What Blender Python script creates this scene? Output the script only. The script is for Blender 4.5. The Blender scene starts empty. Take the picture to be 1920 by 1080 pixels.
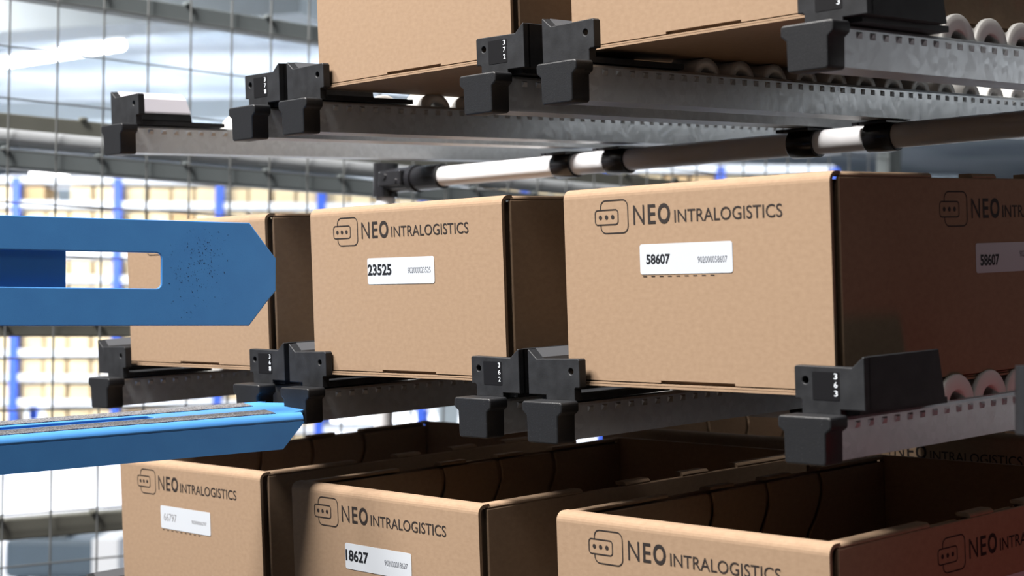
import bpy, bmesh, math, random
from mathutils import Matrix, Vector
random.seed(7)
C = bpy.context.scene.collection
SC = bpy.context.scene

# ------------------------------------------------------------------ camera
F_PX = 3148.2
FW = Vector((-0.72864, 0.68453, 0.02289)); RT = Vector((0.68482, 0.72867, 0.00882)); UP = Vector((0.01064, -0.02210, 0.99970))
CAM = Vector((1.8407, -1.0783, 0.0473))
cd = bpy.data.cameras.new('camera'); cam = bpy.data.objects.new('camera', cd); C.objects.link(cam)
Rm = Matrix((RT, UP, -FW)).transposed()
cam.matrix_world = Matrix.Translation(CAM) @ Rm.to_4x4()
cd.sensor_width = 36.0; cd.lens = F_PX * 36.0 / 1920.0
cd.clip_start = 0.05; cd.clip_end = 200
cd.dof.use_dof = True; cd.dof.focus_distance = 1.62; cd.dof.aperture_fstop = 8.5
SC.camera = cam

# ------------------------------------------------------------------ world, exposure
w = bpy.data.worlds.new('hall_air'); SC.world = w; w.use_nodes = True
w.node_tree.nodes['Background'].inputs[0].default_value = (0.80, 0.88, 1.0, 1)
w.node_tree.nodes['Background'].inputs[1].default_value = 0.004
SC.view_settings.view_transform = 'Standard'; SC.view_settings.look = 'None'
SC.view_settings.exposure = 0.0; SC.view_settings.gamma = 1.0
SC.view_settings.use_curve_mapping = False

# hall frame: a to the right, b away from the camera, heights are world heights
HA = Vector((0.68482, 0.72872, 0)).normalized(); HB = Vector((-HA.y, HA.x, 0)); HROT = math.atan2(HA.y, HA.x)
def hall(a, b, z): return Vector((CAM.x, CAM.y, 0)) + HA * a + HB * b + Vector((0, 0, z))

def area(name, loc, target, sx, sy, power, col=(1, 1, 1)):
    l = bpy.data.lights.new(name, 'AREA'); l.shape = 'RECTANGLE'; l.size = sx; l.size_y = sy
    l.energy = power; l.color = col
    o = bpy.data.objects.new(name, l); C.objects.link(o); o.location = loc
    o.rotation_euler = (Vector(target) - Vector(loc)).to_track_quat('-Z', 'Y').to_euler()
    return o
# ceiling luminaires in the aisle in front of the rack
for ax, pw in ((-1.7, 470), (-0.2, 430), (0.72, 430)):
    area('aisle_and_fill_light', (ax, -2.5, 4.2), (0.6, 0, 0.0), 0.9, 0.9, pw, (1.0, 0.965, 0.925))
area('aisle_and_fill_light', (2.9, -2.6, 2.3), (0.9, 0.1, 0.15), 0.8, 0.8, 8, (1.0, 0.97, 0.92))  # added fill from the front right, for fork faces and box sides
area('aisle_and_fill_light', (2.83, 2.9, 0.72), (1.07, 0.3, 0.25), 1.2, 0.4, 6, (0.93, 0.97, 1.0))  # added low lamp at the right rear, brightens the top right track
# luminaires over the hall behind
for a, b, pw in ((-7, 14, 1500), (-3, 24, 2600), (-14, 22, 2600)):
    area('hall_light', hall(a, b, 3.1), hall(a, b, -2), 3.0, 1.0, pw, (0.95, 0.98, 1.0))
area('hall_light', hall(2.6, 11.5, 2.9), hall(2.6, 17, 0.8), 3.0, 0.6, 420, (0.95, 0.98, 1.0))
area('hall_light', hall(-8, 11.5, 2.6), hall(-8, 19, 0.3), 4.0, 0.8, 900, (1.0, 0.97, 0.93))
# red signal lamp to the right of the rack
red = bpy.data.lights.new('signal_lamp', 'POINT'); red.energy = 1.5; red.color = (1.0, 0.05, 0.05); red.shadow_soft_size = 0.08
ro = bpy.data.objects.new('signal_lamp', red); C.objects.link(ro); ro.location = (1.55, 0.24, -0.40)

# ------------------------------------------------------------------ materials
def mat(name, col, rough=0.5, metal=0.0, spec=0.5, emit=None, es=0.0):
    m = bpy.data.materials.new(name); m.use_nodes = True
    b = m.node_tree.nodes['Principled BSDF']
    b.inputs['Base Color'].default_value = (*col, 1); b.inputs['Roughness'].default_value = rough
    b.inputs['Metallic'].default_value = metal; b.inputs['Specular IOR Level'].default_value = spec
    if emit: b.inputs['Emission Color'].default_value = (*emit, 1); b.inputs['Emission Strength'].default_value = es
    return m
def noisy(m, scale, c1, c2, detail=4, stretch=(1, 1, 1), lo=0.35, hi=0.65, bump=0.0, bscale=None, rough=None):
    nt = m.node_tree; b = nt.nodes['Principled BSDF']
    tc = nt.nodes.new('ShaderNodeTexCoord'); mp = nt.nodes.new('ShaderNodeMapping'); mp.inputs['Scale'].default_value = stretch
    n = nt.nodes.new('ShaderNodeTexNoise'); n.inputs['Scale'].default_value = scale; n.inputs['Detail'].default_value = detail
    r = nt.nodes.new('ShaderNodeValToRGB'); r.color_ramp.elements[0].position = lo; r.color_ramp.elements[1].position = hi
    r.color_ramp.elements[0].color = (*c1, 1); r.color_ramp.elements[1].color = (*c2, 1)
    nt.links.new(tc.outputs['Object'], mp.inputs['Vector']); nt.links.new(mp.outputs['Vector'], n.inputs['Vector'])
    nt.links.new(n.outputs['Fac'], r.inputs['Fac']); nt.links.new(r.outputs['Color'], b.inputs['Base Color'])
    if bump:
        n2 = nt.nodes.new('ShaderNodeTexNoise'); n2.inputs['Scale'].default_value = bscale or scale; n2.inputs['Detail'].default_value = 3
        nt.links.new(mp.outputs['Vector'], n2.inputs['Vector'])
        bp = nt.nodes.new('ShaderNodeBump'); bp.inputs['Strength'].default_value = bump; bp.inputs['Distance'].default_value = 0.0005
        nt.links.new(n2.outputs['Fac'], bp.inputs['Height']); nt.links.new(bp.outputs['Normal'], b.inputs['Normal'])
    return m
M = {}
M['card'] = noisy(mat('cardboard', (0.5, 0.35, 0.22), 0.85, spec=0.2), 170, (0.212, 0.142, 0.091), (0.250, 0.172, 0.113), 6, (1, 1, 1.6), 0.2, 0.8, 0.10, 420)
M['cardin'] = noisy(mat('cardboard_inside', (0.42, 0.28, 0.17), 0.9, spec=0.1), 150, (0.38, 0.25, 0.15), (0.45, 0.30, 0.185), 5)
M['print'] = mat('printing_ink', (0.018, 0.014, 0.013), 0.7, spec=0.2)
M['faint'] = mat('faded_ink', (0.22, 0.22, 0.23), 0.7, spec=0.2)
M['label'] = mat('label_paper', (0.40, 0.425, 0.46), 0.5, spec=0.3)
M['labelink'] = mat('label_ink', (0.008, 0.009, 0.012), 0.6, spec=0.2)
M['codeink'] = mat('grey_label_ink', (0.13, 0.14, 0.16), 0.6, spec=0.2)
M['black'] = noisy(mat('black_plastic', (0.02, 0.02, 0.022), 0.45, spec=0.30), 900, (0.010, 0.0105, 0.012), (0.05, 0.05, 0.053), 2, (1, 1, 1), 0.66, 0.80, 0.3, 1200)
M['stop'] = noisy(mat('grey_black_plastic', (0.03, 0.03, 0.033), 0.5, spec=0.22), 60, (0.0125, 0.013, 0.0145), (0.021, 0.022, 0.0245), 6, (1, 1, 1), 0.35, 0.7, 0.15, 700)
M['hole'] = mat('dark_hole', (0.003, 0.003, 0.003), 0.9, spec=0.0)
M['tag'] = mat('tag_film', (0.005, 0.005, 0.006), 0.5, spec=0.2)
M['tagink'] = mat('tag_print', (0.75, 0.80, 0.86), 0.5)
m = mat('galvanized_steel', (0.6, 0.62, 0.63), 0.32, 0.8)
nt = m.node_tree; b = nt.nodes['Principled BSDF']
tc = nt.nodes.new('ShaderNodeTexCoord'); v = nt.nodes.new('ShaderNodeTexVoronoi'); v.inputs['Scale'].default_value = 160
r = nt.nodes.new('ShaderNodeValToRGB'); r.color_ramp.elements[0].color = (0.47, 0.49, 0.51, 1); r.color_ramp.elements[1].color = (0.58, 0.61, 0.63, 1)
mr = nt.nodes.new('ShaderNodeMapRange'); mr.inputs['To Min'].default_value = 0.36; mr.inputs['To Max'].default_value = 0.5
nt.links.new(tc.outputs['Object'], v.inputs['Vector']); nt.links.new(v.outputs['Color'], r.inputs['Fac'])
nt.links.new(r.outputs['Color'], b.inputs['Base Color']); nt.links.new(v.outputs['Color'], mr.inputs['Value']); nt.links.new(mr.outputs['Result'], b.inputs['Roughness'])
M['steel'] = m
M['roller'] = mat('white_roller_plastic', (0.62, 0.61, 0.59), 0.45)
M['pipe'] = mat('grey_coated_pipe', (0.66, 0.66, 0.68), 0.3, spec=0.5)
M['joint'] = mat('glossy_black_joint', (0.012, 0.012, 0.014), 0.25)
M['blue'] = noisy(mat('blue_paint', (0.03, 0.16, 0.45), 0.42), 30, (0.060, 0.235, 0.58), (0.066, 0.26, 0.62), 4, (1, 1, 1), 0.3, 0.7, 0.1, 900)
M['bluein'] = mat('bright_blue_paint', (0.055, 0.27, 0.72), 0.45)
M['scuff'] = mat('black_scuff', (0.014, 0.05, 0.15), 0.8)
M['grip'] = noisy(mat('grip_tape', (0.06, 0.06, 0.065), 0.9), 700, (0.03, 0.03, 0.034), (0.20, 0.20, 0.21), 3, (1, 1, 1), 0.42, 0.66, 0.8, 700)
M['wire'] = mat('fence_wire', (0.10, 0.105, 0.105), 0.55)
M['beam'] = mat('grey_painted_beam', (0.14, 0.16, 0.165), 0.5)
M['beam2'] = mat('olive_grey_beam', (0.13, 0.13, 0.11), 0.5)
M['tube'] = mat('silver_tube', (0.5, 0.52, 0.54), 0.35, 0.3)
M['floor'] = noisy(mat('floor_coating', (0.72, 0.74, 0.78), 0.35), 0.5, (0.68, 0.70, 0.75), (0.78, 0.79, 0.82))
M['aisle'] = mat('aisle_floor_dark', (0.06, 0.06, 0.065), 0.6)
M['ceil'] = noisy(mat('ceiling_sheet', (0.62, 0.67, 0.72), 0.8), 0.35, (0.20, 0.235, 0.265), (0.37, 0.40, 0.43), 3, (1, 1, 1), 0.4, 0.6)
M['wall'] = mat('hall_wall_paint', (0.55, 0.60, 0.64), 0.8)
M['duct'] = mat('duct_grey', (0.20, 0.23, 0.25), 0.6)
M['rackblue'] = mat('rack_blue', (0.02, 0.09, 0.55), 0.5)
M['rackbeam'] = mat('rack_beam_white', (0.62, 0.65, 0.70), 0.5)
M['bin'] = mat('beige_bin', (0.74, 0.60, 0.38), 0.7)
M['bin2'] = mat('brown_bin', (0.55, 0.38, 0.20), 0.7)
M['lamp'] = mat('lamp_tube', (1, 1, 1), 0.5, emit=(1, 0.98, 0.97), es=7.0)
M['shade_panel'] = mat('charcoal_shade_panel', (0.008, 0.008, 0.009), 0.9, spec=0.1)  # for the added panels that keep light off the rack
M['mach'] = mat('machine_slate', (0.10, 0.14, 0.18), 0.5)
M['machw'] = mat('machine_white', (0.80, 0.81, 0.83), 0.5)
M['dark'] = mat('dark_rubber', (0.015, 0.015, 0.016), 0.7)

# ------------------------------------------------------------------ mesh helpers
class MB:
    def __init__(s): s.v = []; s.f = []; s.sm = []
    def add(s, vs, fs, smooth=False):
        n = len(s.v); s.v += [tuple(p) for p in vs]
        for f in fs: s.f.append([n + k for k in f]); s.sm.append(smooth)
    def box(s, x0, x1, y0, y1, z0, z1):
        s.add([(x0, y0, z0), (x1, y0, z0), (x1, y1, z0), (x0, y1, z0), (x0, y0, z1), (x1, y0, z1), (x1, y1, z1), (x0, y1, z1)],
              [(3, 2, 1, 0), (4, 5, 6, 7), (0, 1, 5, 4), (1, 2, 6, 5), (2, 3, 7, 6), (3, 0, 4, 7)]); return s
    def prism(s, poly, ax, t0, t1, smooth=False):
        """poly: 2-D outline; ax 'x': (y,z), 'y': (x,z), 'z': (x,y)"""
        def P(q, t): return {'x': (t, q[0], q[1]), 'y': (q[0], t, q[1]), 'z': (q[0], q[1], t)}[ax]
        n = len(poly)
        s.add([P(q, t0) for q in poly] + [P(q, t1) for q in poly],
              [[k, (k + 1) % n, n + (k + 1) % n, n + k] for k in range(n)], smooth)
        s.add([P(q, t0) for q in poly], [list(range(n))[::-1]]); s.add([P(q, t1) for q in poly], [list(range(n))]); return s
    def tube(s, p0, p1, r, n=16, caps=True, r2=None):
        p0 = Vector(p0); p1 = Vector(p1); d = (p1 - p0).normalized(); a = d.orthogonal().normalized(); b_ = d.cross(a); r2 = r if r2 is None else r2
        A = [p0 + (a * math.cos(2 * math.pi * k / n) + b_ * math.sin(2 * math.pi * k / n)) * r for k in range(n)]
        B = [p1 + (a * math.cos(2 * math.pi * k / n) + b_ * math.sin(2 * math.pi * k / n)) * r2 for k in range(n)]
        s.add(A + B, [[k, (k + 1) % n, n + (k + 1) % n, n + k] for k in range(n)], True)
        if caps: s.add(A, [list(range(n))[::-1]]); s.add(B, [list(range(n))])
        return s
    def lathe_x(s, prof, n=32):
        """closed profile [(x, r)...] turned about the x axis"""
        vs = []; m_ = len(prof)
        for k in range(n):
            t = 2 * math.pi * k / n
            for x, r_ in prof: vs.append((x, r_ * math.cos(t), r_ * math.sin(t)))
        fs = []
        for k in range(n):
            for j in range(m_):
                fs.append([k * m_ + j, k * m_ + (j + 1) % m_, ((k + 1) % n) * m_ + (j + 1) % m_, ((k + 1) % n) * m_ + j])
        s.add(vs, fs, True); return s
    def mesh(s, name, m):
        me = bpy.data.meshes.new(name); me.from_pydata(s.v, [], s.f); me.materials.append(m)
        for p, q in zip(me.polygons, s.sm): p.use_smooth = q
        bm = bmesh.new(); bm.from_mesh(me); bmesh.ops.recalc_face_normals(bm, faces=bm.faces); bm.to_mesh(me); bm.free()
        return me
    def build(s, name, m, parent=None, bevel=0.0, seg=2):
        return link(name, s.mesh(name, m), parent, bevel, seg)
def link(name, me, parent=None, bevel=0.0, seg=2):
    o = bpy.data.objects.new(name, me); C.objects.link(o)
    if parent is not None: o.parent = parent
    if bevel:
        md = o.modifiers.new('bevel', 'BEVEL'); md.width = bevel; md.segments = seg; md.limit_method = 'ANGLE'; md.angle_limit = math.radians(40)
        md.harden_normals = False
    return o
def tag(o, label, cat, group=None, kind=None):
    o['label'] = label; o['category'] = cat
    if group: o['group'] = group
    if kind: o['kind'] = kind
    return o
def thing(name, label, cat, loc=(0, 0, 0), rot=None, group=None):
    o = bpy.data.objects.new(name, None); C.objects.link(o); o.empty_display_size = 0.02
    o.location = loc
    if rot is not None: o.rotation_euler = rot
    return tag(o, label, cat, group)
def structure(o): o['kind'] = 'structure'; return o
def clone(o, parent=None):
    c = o.copy(); C.objects.link(c)
    if parent is not None: c.parent = parent
    for ch in list(o.children): clone(ch, c)
    return c
def curve_mesh(splines, ext, bev=0.0, name='plate', bseg=2):
    """filled 2-D outlines (with holes) in local xy, thickness 2*ext along z; returns a mesh"""
    cu = bpy.data.curves.new(name, 'CURVE'); cu.dimensions = '2D'; cu.fill_mode = 'BOTH'
    cu.extrude = max(ext - bev, 0.00001); cu.bevel_depth = bev; cu.bevel_resolution = bseg; cu.offset = -bev
    for pts in splines:
        sp = cu.splines.new('POLY'); sp.points.add(len(pts) - 1); sp.use_cyclic_u = True
        for k, q in enumerate(pts): sp.points[k].co = (q[0], q[1], 0, 1)
    o = bpy.data.objects.new(name, cu); C.objects.link(o)
    bpy.context.view_layer.update()
    me = bpy.data.meshes.new_from_object(o.evaluated_get(bpy.context.evaluated_depsgraph_get()))
    bpy.data.objects.remove(o); bpy.data.curves.remove(cu); me.name = name
    return me
def rrect(x0, x1, y0, y1, r, n=6):
    out = []
    for cx, cy, a0 in ((x1 - r, y0 + r, -90), (x1 - r, y1 - r, 0), (x0 + r, y1 - r, 90), (x0 + r, y0 + r, 180)):
        for k in range(n + 1):
            t = math.radians(a0 + 90 * k / n); out.append((cx + r * math.cos(t), cy + r * math.sin(t)))
    return out
def circ(cx, cy, r, n=16): return [(cx + r * math.cos(2 * math.pi * k / n), cy + r * math.sin(2 * math.pi * k / n)) for k in range(n)]
def text_verts(s, off=0.0):
    cu = bpy.data.curves.new('t', 'FONT'); cu.body = s; cu.offset = off; cu.extrude = 0; cu.resolution_u = 4
    o = bpy.data.objects.new('t', cu); C.objects.link(o); bpy.context.view_layer.update()
    me = bpy.data.meshes.new_from_object(o.evaluated_get(bpy.context.evaluated_depsgraph_get()))
    vs = [v_.co.copy() for v_ in me.vertices]; fs = [list(p.vertices) for p in me.polygons]
    bpy.data.objects.remove(o); bpy.data.curves.remove(cu); bpy.data.meshes.remove(me)
    return vs, fs
_tc = {}
def text_into(mb, s, u0, u1, v0, v1, off=0.0):
    """lay the string into the rectangle u0..u1 x v0..v1 of a front face (local x, z), just proud of y = 0"""
    k = (s, off)
    if k not in _tc: _tc[k] = text_verts(s, off)
    vs, fs = _tc[k]
    a0 = min(p.x for p in vs); a1 = max(p.x for p in vs); b0 = min(p.y for p in vs); b1 = max(p.y for p in vs)
    mb.add([(u0 + (p.x - a0) / (a1 - a0) * (u1 - u0), 0, v0 + (p.y - b0) / (b1 - b0) * (v1 - v0)) for p in vs], fs)
def on_front(me, y=0.0):
    """turn a mesh made in xy into the xz plane facing -y"""
    me.transform(Matrix.Translation((0, y, 0)) @ Matrix.Rotation(math.pi / 2, 4, 'X')); return me

# ------------------------------------------------------------------ rack frame (tilted gravity-flow lanes)
TH = 0.05793
RX = Matrix.Rotation(TH, 4, 'X')
def RK(x, y, z): return RX @ Vector((x, y, z))
def rk_rot(rz=0.0): return (RX @ Matrix.Rotation(rz, 4, 'Z')).to_euler()
W, H, D = 0.30, 0.1706, 0.50
PITCH = 0.3833
LEVEL = {'M': (0, 0, 0), 'L': (0.0040, -0.0256, -0.2865), 'T': (-0.0047, 0.0185, 0.3018)}

# ================================================================== setting
FZ = -1.46
fl = MB().box(-26, 26, 5, 46, -0.1, 0.0).build('floor', M['floor']); structure(fl)
fl.location = hall(0, 0, FZ); fl.rotation_euler = (0, 0, HROT)
f2 = MB().box(-26, 26, -6, 5, -0.1, 0.0).build('floor', M['aisle']); structure(f2)
f2.location = hall(0, 0, FZ); f2.rotation_euler = (0, 0, HROT)
ce = MB().box(-26, 26, 3.0, 46, 0, 0.1).build('ceiling', M['ceil']); structure(ce)
ce.location = hall(0, 0, 3.7); ce.rotation_euler = (0, 0, HROT)
wb = MB().box(-26, 26, 0, 0.2, FZ, 3.7).build('wall_back', M['wall']); structure(wb)
wb.location = hall(0, 45.8, 0); wb.rotation_euler = (0, 0, HROT)
for k, (a0, b0, a1, b1, z0, z1, hw) in enumerate(((-9.5, 15.5, -1.5, 12.6, 2.35, 2.62, 0.25), (-13, 24, 3, 21, 2.75, 3.0, 0.3), (-9, 17, -5, 10.5, 2.95, 3.1, 0.16), (-14, 33, 8, 30, 2.4, 2.8, 0.3))):
    p0 = hall(a0, b0, 0); p1 = hall(a1, b1, 0); L_ = (p1 - p0).length
    o = MB().box(0, L_, -hw, hw, z0, z1).build('trim_%d' % (k + 1), M['duct']); structure(o)
    o.location = p0; o.rotation_euler = (0, 0, math.atan2(p1.y - p0.y, p1.x - p0.x))

wr = MB().box(1.72, 1.76, -0.25, 1.14, FZ, 2.2).build('shade_panel_right', M['shade_panel']); structure(wr)  # added panel out of view, shades the box sides from the right
wr = MB().box(1.72, 1.76, 1.14, 5.0, FZ, 0.30).build('shade_panel_right', M['shade_panel']); structure(wr)  # added low panel, keeps the middle-row rails from mirroring the bright hall
# ================================================================== far shelving
ROWH = 0.28
bin_me = MB().box(-0.116, 0.116, 0, 0.55, 0, 0.165).mesh('storage_box', M['bin'])
bin_me2 = MB().box(-0.116, 0.116, 0, 0.55, 0, 0.165).mesh('storage_box', M['bin2'])
def shelving(label, a0, nbay, RB, NROW, rows, where):
    rack = thing('storage_rack', label, 'storage rack', hall(0, RB, FZ), (0, 0, HROT))
    ups = [a0 + 1.15 * k for k in range(nbay + 1)]
    for a in ups:
        MB().box(a - 0.045, a + 0.045, -0.06, 0.04, 0, NROW * ROWH + 0.06).build('upright', M['rackblue'], rack)
        MB().box(a - 0.045, a + 0.045, 0.76, 0.84, 0, NROW * ROWH + 0.06).build('upright', M['rackblue'], rack)
    for j in range(NROW + 1):
        MB().box(ups[0], ups[-1], -0.04, 0.82, j * ROWH, j * ROWH + 0.085).build('shelf_beam', M['rackbeam'], rack)
    for i in range(nbay):
        for j in range(NROW):
            if not rows(i, j): continue
            for k in range(4):
                if random.random() < 0.05: continue
                br = random.random() < 0.10
                o = bpy.data.objects.new('storage_box', bin_me2 if br else bin_me); C.objects.link(o)
                o.location = hall(ups[i] + 0.172 + 0.269 * k + random.uniform(-0.004, 0.004), RB + 0.045 + random.uniform(0.0, 0.06), FZ + j * ROWH + 0.086)
                o.rotation_euler = (0, 0, HROT)
                cn = 'brown' if br else 'beige'
                tag(o, 'plain %s storage box on the far shelving %s' % (cn, where), 'box', '%s boxes on the shelving %s' % (cn, where))
shelving('long blue and white storage shelving full of beige boxes, across the hall behind the fence', -6.77, 7, 19.0, 11, lambda i, j: i <= 3 or j in (3, 4, 5, 9, 10), 'behind the fence')
shelving('blue and white storage shelving glimpsed between the pale pipe and box 58607', 0.95, 2, 17.0, 11, lambda i, j: j >= 9, 'above box 58607')
# far column
o = MB().box(-0.09, 0.09, -0.09, 0.09, FZ, 3.7).build('steel_column', M['duct'])
o.location = hall(-0.56, 15, 0); o.rotation_euler = (0, 0, HROT)
structure(o); o.name = 'trim_5'

# lamps in the hall
def tube_lamp(p0, p1, wd, label):
    L_ = (p1 - p0).length
    t = thing('strip_light', label, 'lamp', p0, (0, 0, math.atan2(p1.y - p0.y, p1.x - p0.x)))
    MB().tube((0.05, 0, 0), (L_ - 0.05, 0, 0), wd / 2, 20).build('lamp_tube', M['lamp'], t)
    MB().box(-0.02, L_ + 0.02, -wd * 0.35, wd * 0.35, wd * 0.42, wd * 0.42 + 0.06).build('housing', M['rackbeam'], t)
    for x in (0.3, L_ - 0.3): MB().tube((x, 0, wd * 0.42 + 0.06), (x, 0, 3.7 - p0.z), 0.008, 8).build('hanger', M['duct'], t)
tube_lamp(hall(-6.9, 21.2, 3.26), hall(-4.5, 19.3, 3.26), 0.13, 'bright long strip light near the top left corner of the photo')
tube_lamp(hall(-10.5, 36.4, 3.26), hall(-9.6, 36.2, 3.26), 0.17, 'small bright strip light low on the left, above the blue fork')

# floor machine seen through the fence
mt = thing('transport_cart', 'slate grey low cart standing on the bright floor behind the fence', 'cart', hall(-2.64, 9.6, FZ), (0, 0, HROT))
MB().box(-0.24, 0.28, 0, 0.6, 0.05, 0.27).build('cart_body', M['mach'], mt, 0.03)
MB().box(-0.20, 0.10, 0.05, 0.5, 0.27, 0.30).build('cart_lid', M['duct'], mt, 0.01)
for x in (-0.16, 0.2):
    for y in (0.08, 0.5): MB().tube((x - 0.02, y, 0.05), (x + 0.02, y, 0.05), 0.05, 16).build('wheel', M['dark'], mt)
mt = thing('floor_cabinet', 'low white cabinet with black foot standing on the hall floor beside the grey cart', 'cabinet', hall(-2.26, 9.4, FZ), (0, 0, HROT))
MB().box(-0.075, 0.075, 0, 0.4, 0.05, 0.30).build('cabinet_body', M['machw'], mt, 0.01)
MB().box(-0.07, 0.07, 0.02, 0.38, 0.0, 0.05).build('cabinet_foot', M['dark'], mt)

# ================================================================== fence at the left of the rack
FX = -1.06
fence = thing('mesh_fence', 'grey welded wire mesh fence with horizontal beams left of the rack', 'fence', (FX, 0, FZ))
z_ = lambda z: z - FZ
mb = MB()
y = -0.76
ys = []
yy0 = 0.3636
for k in range(-11, 30):
    yk = yy0 + 0.0975 * k
    mb.tube((0, yk, z_(-1.4)), (0, yk, z_(1.35)), 0.0021, 6, False)
for k in range(-14, 14):
    zk = z_(-0.020 + 0.0962 * k) 
    mb.tube((0.004, -0.75, zk), (0.004, 3.2, zk), 0.0017, 6, False)
mb.build('wire_mesh', M['wire'], fence)
def hbeam(z0, z1, m_, dx=0.045, x0=-0.012):
    b_ = MB().box(x0 - dx, x0, -0.8, 3.25, z_(z0), z_(z1))
    for k in range(0, 20):
        b_.box(x0 - 0.008, x0 + 0.008, -0.62 + k * 0.195, -0.605 + k * 0.195, z_(z1) - 0.002, z_(z1) + 0.006)
    b_.build('horizontal_beam', m_, fence, 0.003)
hbeam(0.655, 0.690, M['beam']); hbeam(0.398, 0.444, M['beam2'], x0=-0.075); hbeam(0.334, 0.368, M['beam']); hbeam(0.020, 0.045, M['beam2']); hbeam(-0.358, -0.319, M['beam2'])
MB().tube((-0.026, -0.8, z_(0.391)), (-0.026, 3.25, z_(0.391)), 0.0170, 20).build('horizontal_tube', M['tube'], fence)
for y in (-0.8, 3.25):
    MB().box(-0.06, -0.012, y - 0.03, y + 0.03, 0, z_(1.4)).build('fence_post', M['beam'], fence)

# ================================================================== roller tracks
def roller_mesh():
    # hollow white roller with a wide end flange, axis along x
    prof = [(-0.0130, 0.0200), (-0.0130, 0.0110), (0.0140, 0.0130), (0.0148, 0.0140), (0.0148, 0.0255), (0.0140, 0.0265), (0.0105, 0.0265), (0.0085, 0.0200)]
    mb = MB().lathe_x(prof, 36); mb.tube((-0.0160, 0, 0), (0.0130, 0, 0), 0.0042, 12)
    return mb.mesh('roller', M['roller'])
ROLL = roller_mesh()
def channel_mesh(L_):
    mb = MB(); t = 0.0016; hw = 0.0175; z0, z1 = -0.0525, -0.0222; rr = 0.0030
    out = [(-hw, z0), (hw, z0), (hw, z1)]
    for k in range(5):
        a = math.radians(180 * k / 4); out.append((hw - rr + rr * math.cos(a), z1 + rr * math.sin(a)))
    out += [(hw - 2 * rr, z1 - 0.004), (hw - 2 * rr + 0.0012, z1 - 0.004), (hw - t, z1 - 0.001), (hw - t, z0 + t)]
    inn = [(-q[0], q[1]) for q in out[::-1]]
    poly = out + [q for q in inn if not (abs(q[0]) == hw and q[1] == z0)]
    poly = poly[0:1] + poly[1:]
    mb.prism(poly, 'y', -0.017, L_, False)
    n = int((L_ - 0.02) / 0.018)
    for k in range(n):
        y = 0.004 + k * 0.018
        for s in (-1, 1):
            x = s * hw
            # pressed louvre below the folded edge
            mb.add([(x, y, z1 - 0.0015), (x, y + 0.0075, z1 - 0.0015), (x, y + 0.0075, z1 - 0.007), (x, y, z1 - 0.007), (x + s * 0.0016, y + 0.002, z1 - 0.0028), (x + s * 0.0016, y + 0.0055, z1 - 0.0028)],
                   [(0, 1, 5, 4), (1, 2, 5), (2, 3, 4, 5), (3, 0, 4)])
    return mb.mesh('channel', M['steel'])
CH_LONG = channel_mesh(1.05)
def cap_mesh():
    def ar(cx, cz, r_, a0, a1, n=4): return [(cx + r_ * math.cos(math.radians(a0 + (a1 - a0) * k / n)), cz + r_ * math.sin(math.radians(a0 + (a1 - a0) * k / n))) for k in range(n + 1)]
    right = ar(0.0165, -0.0516, 0.0030, -90, 0) + [(0.0200, -0.0300)] + ar(0.0222, -0.0248, 0.0030, -60, 0, 3) + ar(0.0222, -0.0202, 0.0030, 0, 90)
    left = [(-x, z) for x, z in right[::-1]]
    me = on_front(curve_mesh([right + left], 0.01125, 0.0016, 'end_cap', 3), -0.02575)
    me.materials.clear(); me.materials.append(M['black'])
    for p in me.polygons: p.material_index = 0
    return me
CAPM = cap_mesh()
def stop_mesh(side):
    s = side
    outl = [(-0.0250, -0.0062), (-0.0255, -0.0050), (-0.0255, 0.0183), (-0.0240, 0.0198), (0.0285, 0.0188), (0.0388, 0.0272), (0.0400, 0.0268),
            (0.0400, -0.0138), (0.0175, -0.0138), (0.0175, -0.0180), (-0.0190, -0.0180), (-0.0190, -0.0075), (-0.0205, -0.0062)]
    hole = circ(-0.0150, 0.0083, 0.0030, 14)
    outl = [(s * a, b_) for a, b_ in outl]; hole = [(s * a, b_) for a, b_ in hole]
    me = curve_mesh([outl, hole], 0.0045, 0.0008, 'box_stop')
    on_front(me, -0.0090)
    mb = MB()
    # outer guide wall with sloped inner face and raked rear end
    sec = [(0.0400, -0.0138), (0.0400, 0.0268), (0.0388, 0.0275), (0.0300, 0.0195), (0.0262, 0.0030), (0.0262, -0.0070), (0.0290, -0.0138)]
    n = len(sec)
    A = [(s * x, -0.0075, z) for x, z in sec]; B = [(s * x, 0.0965 - (z + 0.0138) * 0.20, z) for x, z in sec]
    mb.add(A + B, [[k, (k + 1) % n, n + (k + 1) % n, n + k] for k in range(n)] + [list(range(n))[::-1], [n + k for k in range(n)]])
    xs = sorted((s * -0.0185, s * 0.0300)); mb.box(xs[0], xs[1], -0.0060, 0.115, -0.0182, -0.0132)
    me2 = mb.mesh('w', M['stop'])
    bm = bmesh.new(); bm.from_mesh(me); bm.from_mesh(me2); bm.to_mesh(me); bm.free(); bpy.data.meshes.remove(me2)
    me.materials.clear(); me.materials.append(M['stop'])
    for p in me.polygons: p.material_index = 0; p.use_smooth = False
    return me
def guide_face_mesh(m):
    mb = MB(); e = 0.0004
    A = [(-0.0388, 0.0275), (-0.0300, 0.0195), (-0.0262, 0.0030), (-0.0262, 0.0010)]
    f = [(x + e, -0.0040, z + e) for x, z in A] + [(x + e, 0.0965 - (z + 0.0138) * 0.20, z + e) for x, z in A]
    g = [(x - 0.0003, y, z - 0.0003) for x, y, z in f]
    mb.add(f + g, [(k, k + 1, 5 + k, 4 + k) for k in range(3)] + [(8 + k, 12 + k, 13 + k, 9 + k) for k in range(3)] + [(0, 4, 12, 8), (3, 11, 15, 7), (0, 8, 9, 1), (1, 9, 10, 2), (2, 10, 11, 3), (4, 5, 13, 12), (5, 6, 14, 13), (6, 7, 15, 14)])
    return mb.mesh('guide_face', m)
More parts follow.
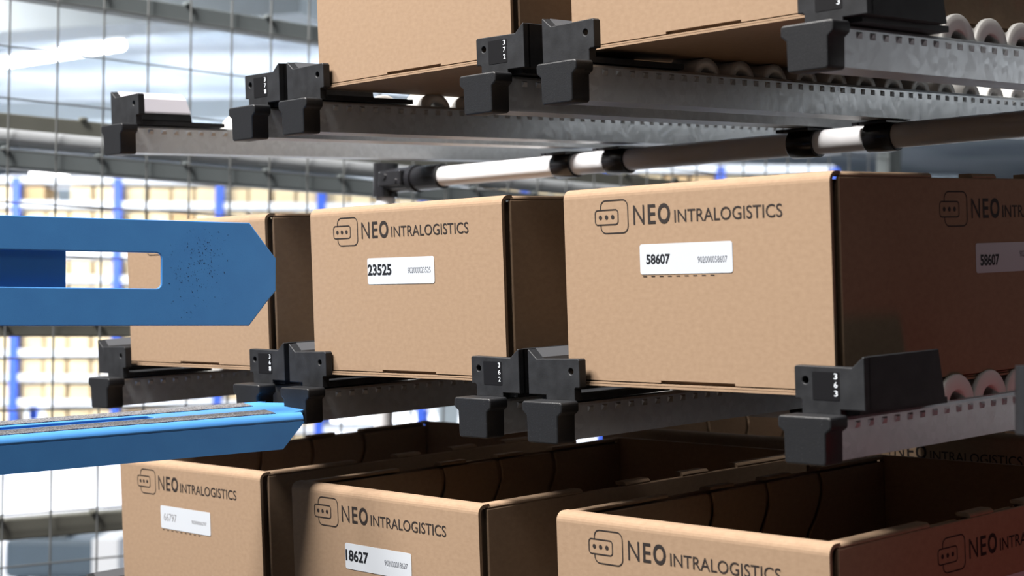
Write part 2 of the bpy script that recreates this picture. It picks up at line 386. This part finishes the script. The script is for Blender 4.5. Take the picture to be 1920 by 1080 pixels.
STOPM = {1: stop_mesh(1), -1: stop_mesh(-1)}
M['guide'] = mat('grey_guide', (0.07, 0.072, 0.078), 0.35)  # inner guide faces, lighter grey than the stop body
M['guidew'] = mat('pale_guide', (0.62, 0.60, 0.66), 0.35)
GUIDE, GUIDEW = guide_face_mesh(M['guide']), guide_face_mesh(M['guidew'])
def tag_parts(num, stop):
    me = on_front(curve_mesh([rrect(-0.0082, 0.0172, -0.0068, 0.0152, 0.0008, 3)], 0.00012, 0, 'tag'), -0.01362)
    me.materials.clear(); me.materials.append(M['tag'])
    t = link('tag', me, stop)
    mb = MB()
    for k, ch in enumerate(num): text_into(mb, ch, 0.0122, 0.0153, 0.0098 - k * 0.0066, 0.0142 - k * 0.0066, 0.0)
    o = mb.build('tag_number', M['tagink'], t); o.location = (0, -0.01385, 0)
ROLL_Y = [0.155 + 0.052 * k for k in range(16)]
def roller_track(lv, x, dz, side, num, label, rollers=True, stop=True, pale=False, dy=0.0):
    o_ = LEVEL[lv]
    t = thing('roller_track', label, 'roller track', RK(x + o_[0] * 0, o_[1] + dy, o_[2] + dz), rk_rot(), 'roller tracks of the flow rack')
    ch = link('channel', CH_LONG, t)
    link('end_cap', CAPM, t)
    if stop:
        st = link('box_stop', STOPM[side], t)
        if num: tag_parts(num, st)
        if side < 0:
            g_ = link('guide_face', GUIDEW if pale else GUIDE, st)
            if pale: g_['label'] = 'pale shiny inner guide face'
    if rollers:
        for y in ROLL_Y:
            r_ = link('roller', ROLL, t); r_.location = (0, y, -0.0245); r_.scale = (side, 1, 1)
    return t
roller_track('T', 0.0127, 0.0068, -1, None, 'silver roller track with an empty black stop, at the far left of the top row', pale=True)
roller_track('T', 0.2923, 0.0040, 1, '371', 'roller track with a tagged black stop, left of the left top-row box')
roller_track('T', 0.3868, 0.0030, -1, None, 'roller track under the left edge of the left top-row box, plain black stop')
roller_track('T', 0.6794, -0.0005, 1, '372', 'roller track with the stop tagged 372, under the left top-row box')
roller_track('T', 0.7839, -0.0003, -1, None, 'roller track with a plain black stop just right of tag 372')
roller_track('T', 1.0574, 0.0, 1, '373', 'bright steel roller track with big white rollers at the top right corner')
roller_track('M', -0.0088, -0.0008, -1, None, 'roller track at the far left of the middle row, below the upper blue fork')
roller_track('M', 0.3090, 0.0010, 1, '361', 'roller track with a tagged black stop, right below the tip of the upper blue fork')
roller_track('M', 0.3981, 0.0, -1, None, 'roller track with a scuffed plain stop, under the left edge of box 23525')
roller_track('M', 0.6778, 0.0, 1, '362', 'roller track with the stop tagged 362, under the right edge of box 23525')
roller_track('M', 0.7702, 0.0, -1, None, 'roller track with a plain black stop just right of tag 362')
roller_track('M', 1.0577, 0.0, 1, '363', 'roller track with the stop tagged 363, under the right edge of box 58607')

for x, sd in ((0.004, -1), (0.296, 1), (0.3873, -1), (0.6793, 1), (0.7706, -1), (1.0626, 1)):
    t = roller_track('L', x + 0.004, -0.001, sd, None, 'roller track carrying the open totes of the lowest row', rollers=False, dy=-0.012)
    t['group'] = 'roller tracks of the lowest row'
# ================================================================== rack pipes
def clamp(mb, x, z):
    # half sleeve with a saddle under the track
    mb.lathe_x([(-0.018, 0.0142), (-0.018, 0.0172), (0.018, 0.0172), (0.018, 0.0142)], 28)
def cross_pipe(lv, xs, label, x0=-0.035):
    o_ = LEVEL[lv]
    t = thing('cross_pipe', label, 'pipe', RK(0, o_[1] + 0.48, o_[2] - 0.070), rk_rot())
    MB().tube((x0 - 0.03, 0, 0), (1.75, 0, 0), 0.0140, 28).build('pipe', M['pipe'], t)
    for x in xs:
        mb = MB().lathe_x([(-0.018, 0.0138), (-0.018, 0.0170), (0.018, 0.0170), (0.018, 0.0138)], 28)
        mb.box(-0.020, 0.020, -0.024, 0.024, 0.0130, 0.0166); mb.box(-0.024, -0.016, -0.026, -0.012, 0.0125, 0.0165)
        c = mb.build('clamp', M['joint'], t, 0.0008); c.location = (x, 0, 0)
    return t
cross_pipe('T', (0.2823, 0.3768, 0.6694, 0.7739, 1.0574), 'pale round cross pipe with black clamps carrying the top row of tracks', 0.063)
cross_pipe('M', (-0.0088, 0.3090, 0.3981, 0.6778, 0.7702, 1.0577), 'round cross pipe under the middle row of tracks, mostly hidden by boxes', -0.007)
pT = RK(-0.1, LEVEL['T'][1] + 0.48, LEVEL['T'][2] - 0.070)
t = thing('rack_post', 'grey upright pipe with glossy black joint at the left end of the pale pipe', 'post', (pT.x + 0.002, pT.y, FZ))
MB().tube((0, 0, 0), (0, 0, pT.z - FZ + 0.012), 0.0140, 28).build('pipe', M['pipe'], t)
mb = MB().tube((0, 0, pT.z - FZ - 0.024), (0, 0, pT.z - FZ + 0.026), 0.0185, 28)
mb.tube((0.010, 0, pT.z - FZ), (0.130, 0, pT.z - FZ), 0.0180, 28); mb.tube((0.066, 0, pT.z - FZ), (0.076, 0, pT.z - FZ), 0.0205, 28); mb.box(0.012, 0.062, -0.024, -0.010, pT.z - FZ - 0.010, pT.z - FZ + 0.012)
mb.tube((0.026, -0.026, pT.z - FZ + 0.004), (0.026, -0.02, pT.z - FZ + 0.004), 0.0045, 12); mb.tube((0.05, -0.026, pT.z - FZ - 0.004), (0.05, -0.02, pT.z - FZ - 0.004), 0.0045, 12)
mb.build('corner_joint', M['joint'], t, 0.002)
pM = RK(-0.1, 0.48, -0.070)
MB().tube((0, 0, pM.z - FZ - 0.024), (0, 0, pM.z - FZ + 0.024), 0.0180, 24).tube((0.01, 0, pM.z - FZ), (0.06, 0, pM.z - FZ), 0.0178, 24).build('tee_joint', M['joint'], t)
# upright at the right edge of the picture
pN = RK(1.262, -0.037, 0.004)
t = thing('rack_post', 'upright white pipe with a dark plastic sleeve at the right edge of the photo', 'post', (pN.x, pN.y, FZ))
MB().tube((0, 0, 0), (0, 0, pN.z - FZ - 0.02), 0.0145, 24).build('pipe', M['pipe'], t)
MB().tube((0, 0, pN.z - FZ - 0.024), (0, 0, pN.z - FZ + 0.022), 0.0215, 28).build('sleeve', M['black'], t, 0.004, 3)

# ================================================================== cardboard totes
def arc(cx, cz, r_, a0, a1, n=6):
    return [(cx + r_ * math.cos(math.radians(a0 + (a1 - a0) * k / n)), cz + r_ * math.sin(math.radians(a0 + (a1 - a0) * k / n))) for k in range(n + 1)]
def front_panel_mesh(flip=False):
    mb = MB(); r_ = 0.0085; hw = W / 2; t = 0.0032
    outer = [(0, 0.0022)] + arc(r_, H - r_, r_, 180, 90) + [(0.0140, H)]
    inner = [(0.0140, H - t)] + arc(r_, H - r_, r_ - t, 90, 180) + [(t, 0.0022)]
    mb.prism(outer + inner, 'x', -hw + 0.002, hw - 0.0005)
    mb.box(-hw + 0.002, -0.035, 0, t, 0.0002, 0.0023); mb.box(0.048, hw - 0.0005, 0, t, 0.0002, 0.0023)
    mb.box(-hw + 0.009, hw - 0.009, 0.0110, 0.0140, 0.0062, H - 0.0031)
    mb.box(-hw + 0.007, hw - 0.0075, 0.0050, 0.0111, 0.0062, H - 0.006)
    for z in (0.028, 0.058, 0.083, 0.118, 0.148): mb.box(hw - 0.0078, hw - 0.0042, 0.0028, 0.0070, z, z + 0.0022)
    if flip:
        mb.v = [(-x, D - y, z) for x, y, z in mb.v]
    me = mb.mesh('end_panel', M['card'])
    return me
def scurve(y0):
    pts = []
    for k in range(13):
        q = k / 12; z = H - 0.006 - q * (H - 0.03)
        y = y0 + 0.004 * math.sin(min(1, q / 0.25) * math.pi) - 0.026 / (1 + math.exp(-22 * (q - 0.36)))
        pts.append((y, z))
    return pts
TABS = [(0.0118, 0.136), (0.196, 0.2325), (0.282, 0.3225), (0.370, 0.489)]
def side_panel_mesh(s):
    mb = MB(); hw = W / 2
    outl = [(0.0118, 0.0), (D - 0.0118, 0.0), (D - 0.0118, H - 0.0045), (0.0118, H - 0.0045)]
    mb.box(hw - 0.0032, hw, 0.0108, D - 0.0108, 0.0, H - 0.0045)
    mb.box(hw - 0.0080, hw - 0.0030, 0.0150, D - 0.0150, 0.0, H - 0.008)
    # rolled-over rim tabs with gaps
    for y0, y1 in TABS:
        rim = arc(hw - 0.004, H - 0.0045, 0.004, 0, 90, 4) + [(hw - 0.0140, H - 0.0005), (hw - 0.0140, H - 0.0036), (hw - 0.0045, H - 0.0045)]
        mb.prism(rim, 'y', y0 + 0.0005, y1)
    # inner skin, split by S-shaped slots
    x0, x1 = hw - 0.0140, hw - 0.0108
    edges = [0.0150, 0.196, 0.282, 0.370, D - 0.015]
    for k in range(4):
        left = scurve(edges[k]) if 0 < k else [(edges[k], H - 0.006), (edges[k], 0.004)]
        right = scurve(edges[k + 1]) if k < 3 else [(edges[k + 1], H - 0.006), (edges[k + 1], 0.004)]
        a = [(y + (0.0032 if k else 0), z) for y, z in left]; b_ = [(y - (0.0032 if k < 3 else 0), z) for y, z in right]
        # strip built as quads between the two edges
        n = 13
        def samp(L_, q):
            z = H - 0.006 - q * (H - 0.03)
            if len(L_) == 2: return (L_[0][0], z)
            return L_[min(12, int(round(q * 12)))]
        va = [samp(a, q / 12) for q in range(13)]; vb = [samp(b_, q / 12) for q in range(13)]
        va.append((va[-1][0], 0.002)); vb.append((vb[-1][0], 0.002)); n = len(va)
        vs = []
        for x in (x0, x1):
            vs += [(x, y, z) for y, z in va] + [(x, y, z) for y, z in vb]
        fs = []
        for q in range(n - 1):
            fs += [(q, q + 1, n + q + 1, n + q), (2 * n + q, 3 * n + q, 3 * n + q + 1, 2 * n + q + 1), (q, 2 * n + q, 2 * n + q + 1, q + 1), (n + q, n + q + 1, 3 * n + q + 1, 3 * n + q)]
        fs += [(0, n, 3 * n, 2 * n), (n - 1, 3 * n - 1, 4 * n - 1, 2 * n - 1)]
        mb.add(vs, fs)
    if s < 0: mb.v = [(-x, y, z) for x, y, z in mb.v]
    return mb.mesh('side_panel', M['card'])
def bottom_mesh():
    mb = MB(); hw = W / 2
    mb.box(-hw + 0.003, hw - 0.003, -0.0012, D - 0.001, -0.0024, -0.0010)
    mb.box(-hw + 0.002, hw - 0.002, -0.0022, D - 0.002, -0.0046, -0.0029)
    mb.box(-hw + 0.012, hw - 0.012, 0.004, D - 0.004, -0.0028, 0.0030)
    return mb.mesh('bottom_panel', M['card'])
FRONT, BACK, SIDE_R, SIDE_L, BOTTOM = front_panel_mesh(), front_panel_mesh(True), side_panel_mesh(1), side_panel_mesh(-1), bottom_mesh()
def logo_mesh():
    # outer rounded square open on the left where the small plate overlaps it, plate outline, three dots
    sw = 0.0011
    mb = MB()
    def stroke(pts, closed):
        n = len(pts)
        L_ = []
        for k in range(n):
            p = Vector(pts[k]); a = Vector(pts[(k - 1) % n]) if (closed or k) else p; c = Vector(pts[(k + 1) % n]) if (closed or k < n - 1) else p
            d = (c - a).normalized(); nrm = Vector((-d.y, d.x)); L_.append((p + nrm * sw / 2, p - nrm * sw / 2))
        vs = [(q.x, 0, q.y) for pr_ in L_ for q in pr_]
        fs = [[2 * k, 2 * ((k + 1) % n), 2 * ((k + 1) % n) + 1, 2 * k + 1] for k in range(n if closed else n - 1)]
        mb.add(vs, fs)
    x0, x1, z0, z1, r_ = 0.0488, 0.0822, 0.1300, 0.1588, 0.0062
    path = [(x0, 0.1377), (x0, z0 + r_)] + [(x0 + r_ + r_ * math.cos(math.radians(a)), z0 + r_ + r_ * math.sin(math.radians(a))) for a in range(180, 271, 15)] \
        + [(x1 - r_ + r_ * math.cos(math.radians(a)), z0 + r_ + r_ * math.sin(math.radians(a))) for a in range(-90, 1, 15)] \
        + [(x1 - r_ + r_ * math.cos(math.radians(a)), z1 - r_ + r_ * math.sin(math.radians(a))) for a in range(0, 91, 15)] \
        + [(x0 + r_ + r_ * math.cos(math.radians(a)), z1 - r_ + r_ * math.sin(math.radians(a))) for a in range(90, 181, 15)] + [(x0, 0.1506)]
    stroke(path, False)
    stroke(rrect(0.0420, 0.0702, 0.1377, 0.1506, 0.0030, 5), True)
    for cx in (0.0484, 0.0560, 0.0636):
        n = 16; mb.add([(cx + 0.0020 * math.cos(2 * math.pi * k / n), 0, 0.1442 + 0.0020 * math.sin(2 * math.pi * k / n)) for k in range(n)], [list(range(n))])
    return mb.mesh('logo', M['print'])
LOGO = logo_mesh()
def lettering_mesh():
    mb = MB()
    text_into(mb, 'N', 0.0888, 0.1018, 0.1364, 0.1532, 0.0); text_into(mb, 'E', 0.1061, 0.1150, 0.1364, 0.1532, 0.012)
    text_into(mb, 'O', 0.1176, 0.1320, 0.1360, 0.1536, 0.03)
    text_into(mb, 'INTRALOGISTICS', 0.1367, 0.2525, 0.1366, 0.1474, 0.004)
    return mb.mesh('lettering', M['print'])
LETTER = lettering_mesh()
def place_print(o, side, eps):
    """side 0: front face (local y = 0); 1: right-hand side face (local x = W/2), lettering starts y = off"""
    if side == 0: o.location = (-W / 2, -eps, 0)
    else: o.location = (W / 2 + eps, 0.1040, -0.0045); o.rotation_euler = (0, 0, math.pi / 2)
def add_print(t, panel, side=0, num=None, code=None, lab=(0.0953, 0.1997, 0.0932, 0.1192), nrect=(0.1028, 0.1305, 0.1018, 0.1106), crect=(0.1617, 0.1939, 0.1020, 0.1074), bold=0.03, faint=False, dash=False):
    o = link('logo', LOGO, panel); place_print(o, side, 0.00025)
    o = link('lettering', LETTER, panel); place_print(o, side, 0.00025)
    if num:
        me = on_front(curve_mesh([rrect(lab[0], lab[1], lab[2], lab[3], 0.0025)], 0.00012, 0, 'label')); me.materials.clear(); me.materials.append(M['label'])
        l_ = link('paper_label', me, t); place_print(l_, side, 0.00025)
        if num == 'blank': return
        mb = MB(); text_into(mb, num, *nrect, bold); o = mb.build('label_number', M['faint' if faint else 'labelink'], l_); o.location = (0, -0.0003, 0)
        mb = MB(); text_into(mb, code, *crect, 0.0); o = mb.build('label_code', M['faint' if faint else 'codeink'], l_); o.location = (0, -0.0003, 0)
        if dash:
            mb = MB(); x = lab[0] + 0.003
            while x < lab[1] - 0.02:
                mb.add([(x, 0, lab[2] - 0.0021), (x + 0.0045, 0, lab[2] - 0.0021), (x + 0.0045, 0, lab[2] - 0.0014), (x, 0, lab[2] - 0.0014)], [(0, 1, 2, 3)]); x += 0.0096
            o = mb.build('dashed_line', M['print'], panel); place_print(o, side, 0.00025)
def tote(lv, i, dx, dy, rz, label, ylong=0.0, dz=0.0, group='cardboard totes in the flow rack'):
    o_ = LEVEL[lv]
    t = thing('cardboard_tote', label, 'box', RK(i * PITCH + W / 2 + o_[0] + dx, o_[1] + dy + ylong, o_[2] + dz), rk_rot(rz), group)
    f = link('front_panel', FRONT, t); link('back_panel', BACK, t)
    link('side_panel', SIDE_L, t, 0.0012, 2); sr = link('side_panel', SIDE_R, t, 0.0012, 2); link('bottom_panel', BOTTOM, t)
    return t, f, sr
t, f, s_ = tote('M', 0, -0.0052, 0.0064, -0.0021, 'cardboard tote half hidden behind the upper blue fork, left in the middle row')
add_print(t, f)
t, f, s_ = tote('M', 1, 0.0063, -0.0025, 0.0055, 'cardboard tote with white label 23525, centre of the middle row')
add_print(t, f, 0, '23525', '902000023525', (0.0967, 0.2009, 0.0893, 0.1160), (0.0972, 0.1351, 0.0984, 0.1098), (0.1605, 0.1955, 0.1000, 0.1056), 0.03)
t, f, s_ = tote('M', 2, -0.0011, -0.0013, -0.0244, 'large near cardboard tote with white label 58607, right in the middle row')
add_print(t, f, 0, '58607', '902000058607', dash=True)
add_print(t, s_, 1, '58607', '902000058607', (0.0935, 0.1995, 0.0895, 0.1150), (0.0998, 0.1290, 0.0955, 0.1055))
t, f, s_ = tote('L', 0, -0.0030, 0.0082, 0.0027, 'open cardboard tote with faded label 66797, at the lower left')
add_print(t, f, 0, '66797', '902000066797', (0.0919, 0.1981, 0.0910, 0.1180), (0.0990, 0.1265, 0.1005, 0.1095), (0.1590, 0.1900, 0.1020, 0.1060), 0.0, True, True)
t, f, s_ = tote('L', 1, 0.0017, -0.0157, -0.0132, 'open cardboard tote with white label 18627, lower centre')
add_print(t, f, 0, '18627', '902000018627', (0.0928, 0.1989, 0.0892, 0.1153), (0.0935, 0.1310, 0.0975, 0.1092), (0.1570, 0.1930, 0.0995, 0.1050), 0.03)
t, f, s_ = tote('L', 2, 0.0013, -0.0017, -0.0064, 'nearest open cardboard tote, lower right, its dark inside and tabbed rim in view')
add_print(t, f, 0); add_print(t, s_, 1, 'blank', '', (0.0960, 0.1995, 0.0885, 0.1135), (0.1020, 0.1300, 0.0945, 0.1045))
t, f, s_ = tote('T', 1, 0.0085, -0.0093 + 0.010, 0.0115, 'cardboard tote cut by the top edge of the photo, left of the two upper ones', 0.0, 0.002)
t, f, s_ = tote('T', 2, -0.0085, 0.0159, 0.0097, 'cardboard tote cut by the top edge of the photo, right of the two upper ones')
# second boxes down the lower lanes
t, f, s_ = tote('L', 1, -0.070, 0.0, 0.0, 'cardboard tote standing behind the one labelled 18627 in its lane', 0.535, 0.004)
t, f, s_ = tote('L', 2, -0.135, 0.0, 0.0, 'cardboard tote standing behind the nearest open tote, half hidden by a track', 0.60, 0.016)
add_print(t, f, 0)

# ================================================================== blue forks of the picking robot
def frame(P, d, n_up):
    """local x along the fork towards its tip, z = face normal, y = across"""
    d = Vector(d).normalized(); nz = Vector(n_up); nz = (nz - d * nz.dot(d)).normalized(); yv = nz.cross(d)
    m_ = Matrix((d, yv, nz)).transposed().to_4x4(); m_.translation = Vector(P); return m_
def fork(name, label, mw, hw, tipw, cham, slot_end, slot0, slot1, depth, tape, lng=1.0):
    t = thing(name, label, 'fork'); t.matrix_world = mw; rr = 0.0080; hf = hw; hw = hw - rr if tape else hw
    outl = [(-lng, -hw), (-cham, -hw), (-cham * 0.30, -hw + (hw - tipw) * 0.72), (0, -tipw), (0, tipw), (-cham * 0.30, hw - (hw - tipw) * 0.72), (-cham, hw), (-lng, hw)]
    slot = rrect(-lng + 0.03, slot_end, slot0, slot1, 0.0055)
    me = curve_mesh([outl, slot], 0.0020, 0.0010, 'face_plate', 3)
    me.transform(Matrix.Translation((0, 0, -0.0020))); me.materials.clear(); me.materials.append(M['blue'])
    pl = link('face_plate', me, t); hw = hf
    # folded side flanges, chamfered at the tip, with rounded bends
    for s in (-1, 1):
        mb = MB(); ins = 0.0 if tape else 0.004; y0, y1 = sorted((s * (hw - 0.0035 - ins), s * (hw - ins)))
        bk = 0.0 if tape else 0.030; zt = -rr if tape else -0.0035; prof = [(-lng, zt), (-lng, -depth), (-cham - 0.012 - bk, -depth), (-cham + 0.012 - bk, zt - 0.001), (-cham + 0.010 - bk, zt)]
        mb.prism(prof, 'y', y0, y1)
        mb.build('side_flange', M['blue'], t, 0.0006)
        if not tape: continue
        pr_ = [(s * (hw - rr + rr * math.cos(math.radians(a))), -rr + rr * math.sin(math.radians(a))) for a in range(0, 91, 15)]
        pr_ = [(s * abs(a), b_) for a, b_ in pr_] + [(s * (hw - rr), -rr)]
        mb2 = MB(); mb2.prism([(a, b_ + 0.0004) for a, b_ in pr_], 'x', -lng, -cham + 0.011, True); mb2.build('bend', M['blue'], t)
    return t, pl
UP_M = frame((0.4222, -0.0772, 0.0982), (0.2353, 0.9719, 0.0083), (0.9719, -0.2353, 0.0))
t, pl = fork('gripper_fork', 'upper blue fork with a long slot, standing upright in front of the left box', UP_M, 0.0523, 0.0165, 0.0290, -0.1208, -0.0155, 0.0197, 0.032, False)
# inner slide behind the slot
MB().box(-1.0, -0.2125, -0.026, 0.030, -0.0150, -0.0105).build('inner_slide', M['bluein'], t, 0.001)
# scuff marks
random.seed(3)
mb = MB()
for k in range(300):
    u = random.gauss(-0.083, 0.015); v_ = random.gauss(0.008, 0.020) + (u + 0.083) * 0.35
    if abs(v_) > 0.046 or u < -0.114: continue
    s0 = random.choice((0.00014, 0.0002, 0.0003, 0.0004)) * random.uniform(0.6, 1.2); a0 = random.uniform(0, 3.14); e = random.uniform(1, 2.6)
    pts = [(s0 * e * math.cos(q), s0 * math.sin(q)) for q in (0, 1.05, 2.09, 3.14, 4.19, 5.24)]
    mb.add([(u + x * math.cos(a0) - y * math.sin(a0), v_ + x * math.sin(a0) + y * math.cos(a0), 0.00012) for x, y in pts], [list(range(6))])
mb.build('scuff_marks', M['scuff'], pl)
dL = Vector((0.2356, 0.9702, 0.0566)).normalized(); wL = Vector((0, 0, 1)).cross(dL).normalized(); nL = dL.cross(wL); rol = math.radians(4.0)
w2 = wL * math.cos(rol) + nL * math.sin(rol); n2 = dL.cross(w2)
PL = Vector((0.4334, -0.0605, -0.0442)) + w2 * 0.057 + dL * 0.036
LO_M = frame(PL, dL, n2)
t, pl = fork('gripper_fork', 'lower blue fork lying flat with black grip tape on top, left of the photo', LO_M, 0.057, 0.020, 0.0370, -0.166, -0.0085, 0.0105, 0.0355, True)
for y0, y1 in ((-0.046, -0.0165), (0.0185, 0.047)):
    xe = -0.052 if y0 < 0 else -0.052
    mb = MB().prism([(-1.0, y0), (xe, y0), (xe, y1), (-1.0, y1)], 'z', 0.0, 0.0008); mb.build('grip_tape', M['grip'], t)
MB().box(-1.0, -0.175, -0.030, 0.032, -0.0200, -0.0160).build('inner_slide', M['bluein'], t)
